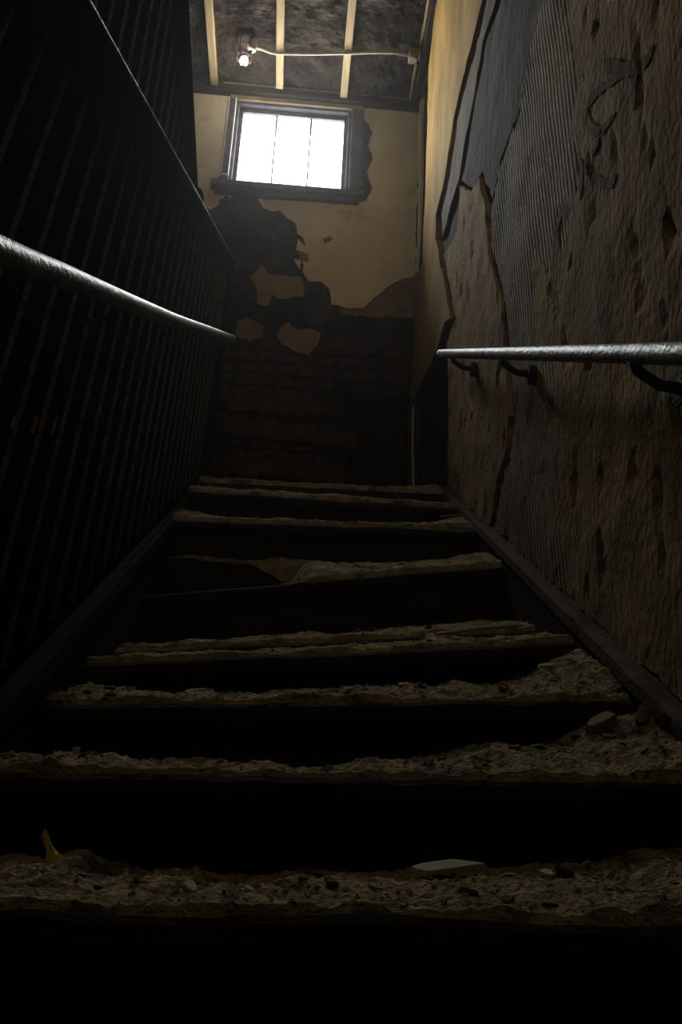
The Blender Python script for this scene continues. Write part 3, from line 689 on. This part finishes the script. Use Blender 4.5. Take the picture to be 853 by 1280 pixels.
for x in (566, 628, 792):
    c = a + (b-a)*((onX(x, 442, XP).y-a.y)/(b.y-a.y)); bm = bmesh.new()
    tube(bm, [c+Vector((0, 0, -.012)), c+Vector((.004, -.004, -.035)), c+Vector((.035, -.006, -.058)), (XR+.02, c.y-.006, c.z-.062)], [.012, .009, .009, .011], 8)
    o = obj('bracket', bm, M['iron'], hr, True)
    bm = bmesh.new(); tube(bm, [(XR-.022, c.y-.006, c.z-.062), (XR+.02, c.y-.006, c.z-.062)], .026, 12); obj('rose', bm, M['iron'], o)

# ------------------------------------------------------------------ lamp, conduit, junction box
q = onZ(308, 50, 4.575); lamp = tag(empty('cage_lamp', (q.x, q.y, CEIL-.0)), 'small caged work lamp with a round white bulb hanging under the ceiling', 'lamp')
bm = bmesh.new(); tube(bm, [(q.x, q.y, CEIL+.01), (q.x, q.y, CEIL-.03), (q.x, q.y, CEIL-.035)], [.055, .055, .04], 20); obj('base', bm, M['iron'], lamp, True)
s = onZ(315, 62, 4.50); bm = bmesh.new(); tube(bm, [(s.x, s.y, CEIL-.02), (s.x, s.y, 4.53), (s.x, s.y, 4.50), (s.x, s.y, 4.49)], [.022, .026, .026, .015], 16); obj('socket', bm, M['ceramic'], lamp, True)
b_ = onZ(305, 77, 4.44); bm = bmesh.new(); bmesh.ops.create_uvsphere(bm, u_segments=20, v_segments=12, radius=.024)
for v in bm.verts:
    if v.co.z > 0: v.co.z *= 1.5
bmesh.ops.translate(bm, verts=bm.verts, vec=b_); obj('bulb', bm, M['bulb'], lamp, True)
bm = bmesh.new(); tube(bm, [b_+Vector((0, 0, .028)), b_.lerp(s, .5)+Vector((0, 0, .01)), s], .012, 10); obj('neck', bm, M['iron'], lamp, True)
bm = bmesh.new(); cc = (Vector((q.x, q.y, CEIL-.03))+b_)/2
for k in range(6):
    an = k*pi/3; pts = []
    for t in range(9):
        u = t/8; c = Vector((q.x, q.y, CEIL-.03)).lerp(b_+Vector((0, 0, -.035)), u); rr_ = .055*sin(pi*min(1, .25+u*.75))**.7 if u < 1 else 0
        pts.append(c+Vector((cos(an)*rr_, sin(an)*rr_, 0)))
    tube(bm, pts, .0022, 5)
for u, rr_ in ((.35, .052), (.7, .045)):
    c = Vector((q.x, q.y, CEIL-.03)).lerp(b_+Vector((0, 0, -.035)), u)
    tube(bm, [c+Vector((cos(k*pi/8)*rr_, sin(k*pi/8)*rr_, 0)) for k in range(17)], .0022, 5)
obj('wire_cage', bm, M['iron'], lamp, True)
con = tag(empty('conduit', (.1, 4.06, CEIL-.06)), 'pale cable conduit crossing below the ceiling battens to the junction box', 'cable')
zc = CEIL-.054
P = [onZ(x, y, zc) for x, y in ((319, 60), (328, 61.5), (337, 65), (345, 67), (390, 67.5), (440, 66.5), (470, 65.5), (495, 66), (512, 70))]
bm = bmesh.new(); tube(bm, P, .0085, 10); obj('cable', bm, M['conduit'], con, True)
bm = bmesh.new(); j = P[-1]
box(bm, j.x-.005, j.x+.05, j.y-.035, j.y+.035, CEIL-.085, CEIL-.02, .006)
jb = obj('junction_box', bm, M['tan_patch'], con)
bm = bmesh.new(); tube(bm, [(j.x+.022, j.y, CEIL-.085), (j.x+.022, j.y, CEIL-.09)], .022, 12); obj('cover', bm, M['conduit'], jb)
hm = bpy.data.materials.new('bloom_haze'); hm.use_nodes = True; N = hm.node_tree.nodes  # thin volume added to imitate bloom around the window
N.remove(N['Principled BSDF']); vs_ = N.new('ShaderNodeVolumeScatter'); vs_.inputs['Density'].default_value = HAZE; vs_.inputs['Anisotropy'].default_value = .75
hm.node_tree.links.new(vs_.outputs[0], N['Material Output'].inputs['Volume'])
if HAZE: tag(bxo('bloom_haze', (-1.66, XR+.12, -1.7, WALL_Y+.09, -1.1, CEIL+.1), hm), 'thin haze added to imitate the bloom around the window', 'haze', kind='stuff')
for k in bpy.data.objects:
    if k.parent and 'category' in k: del k['category']
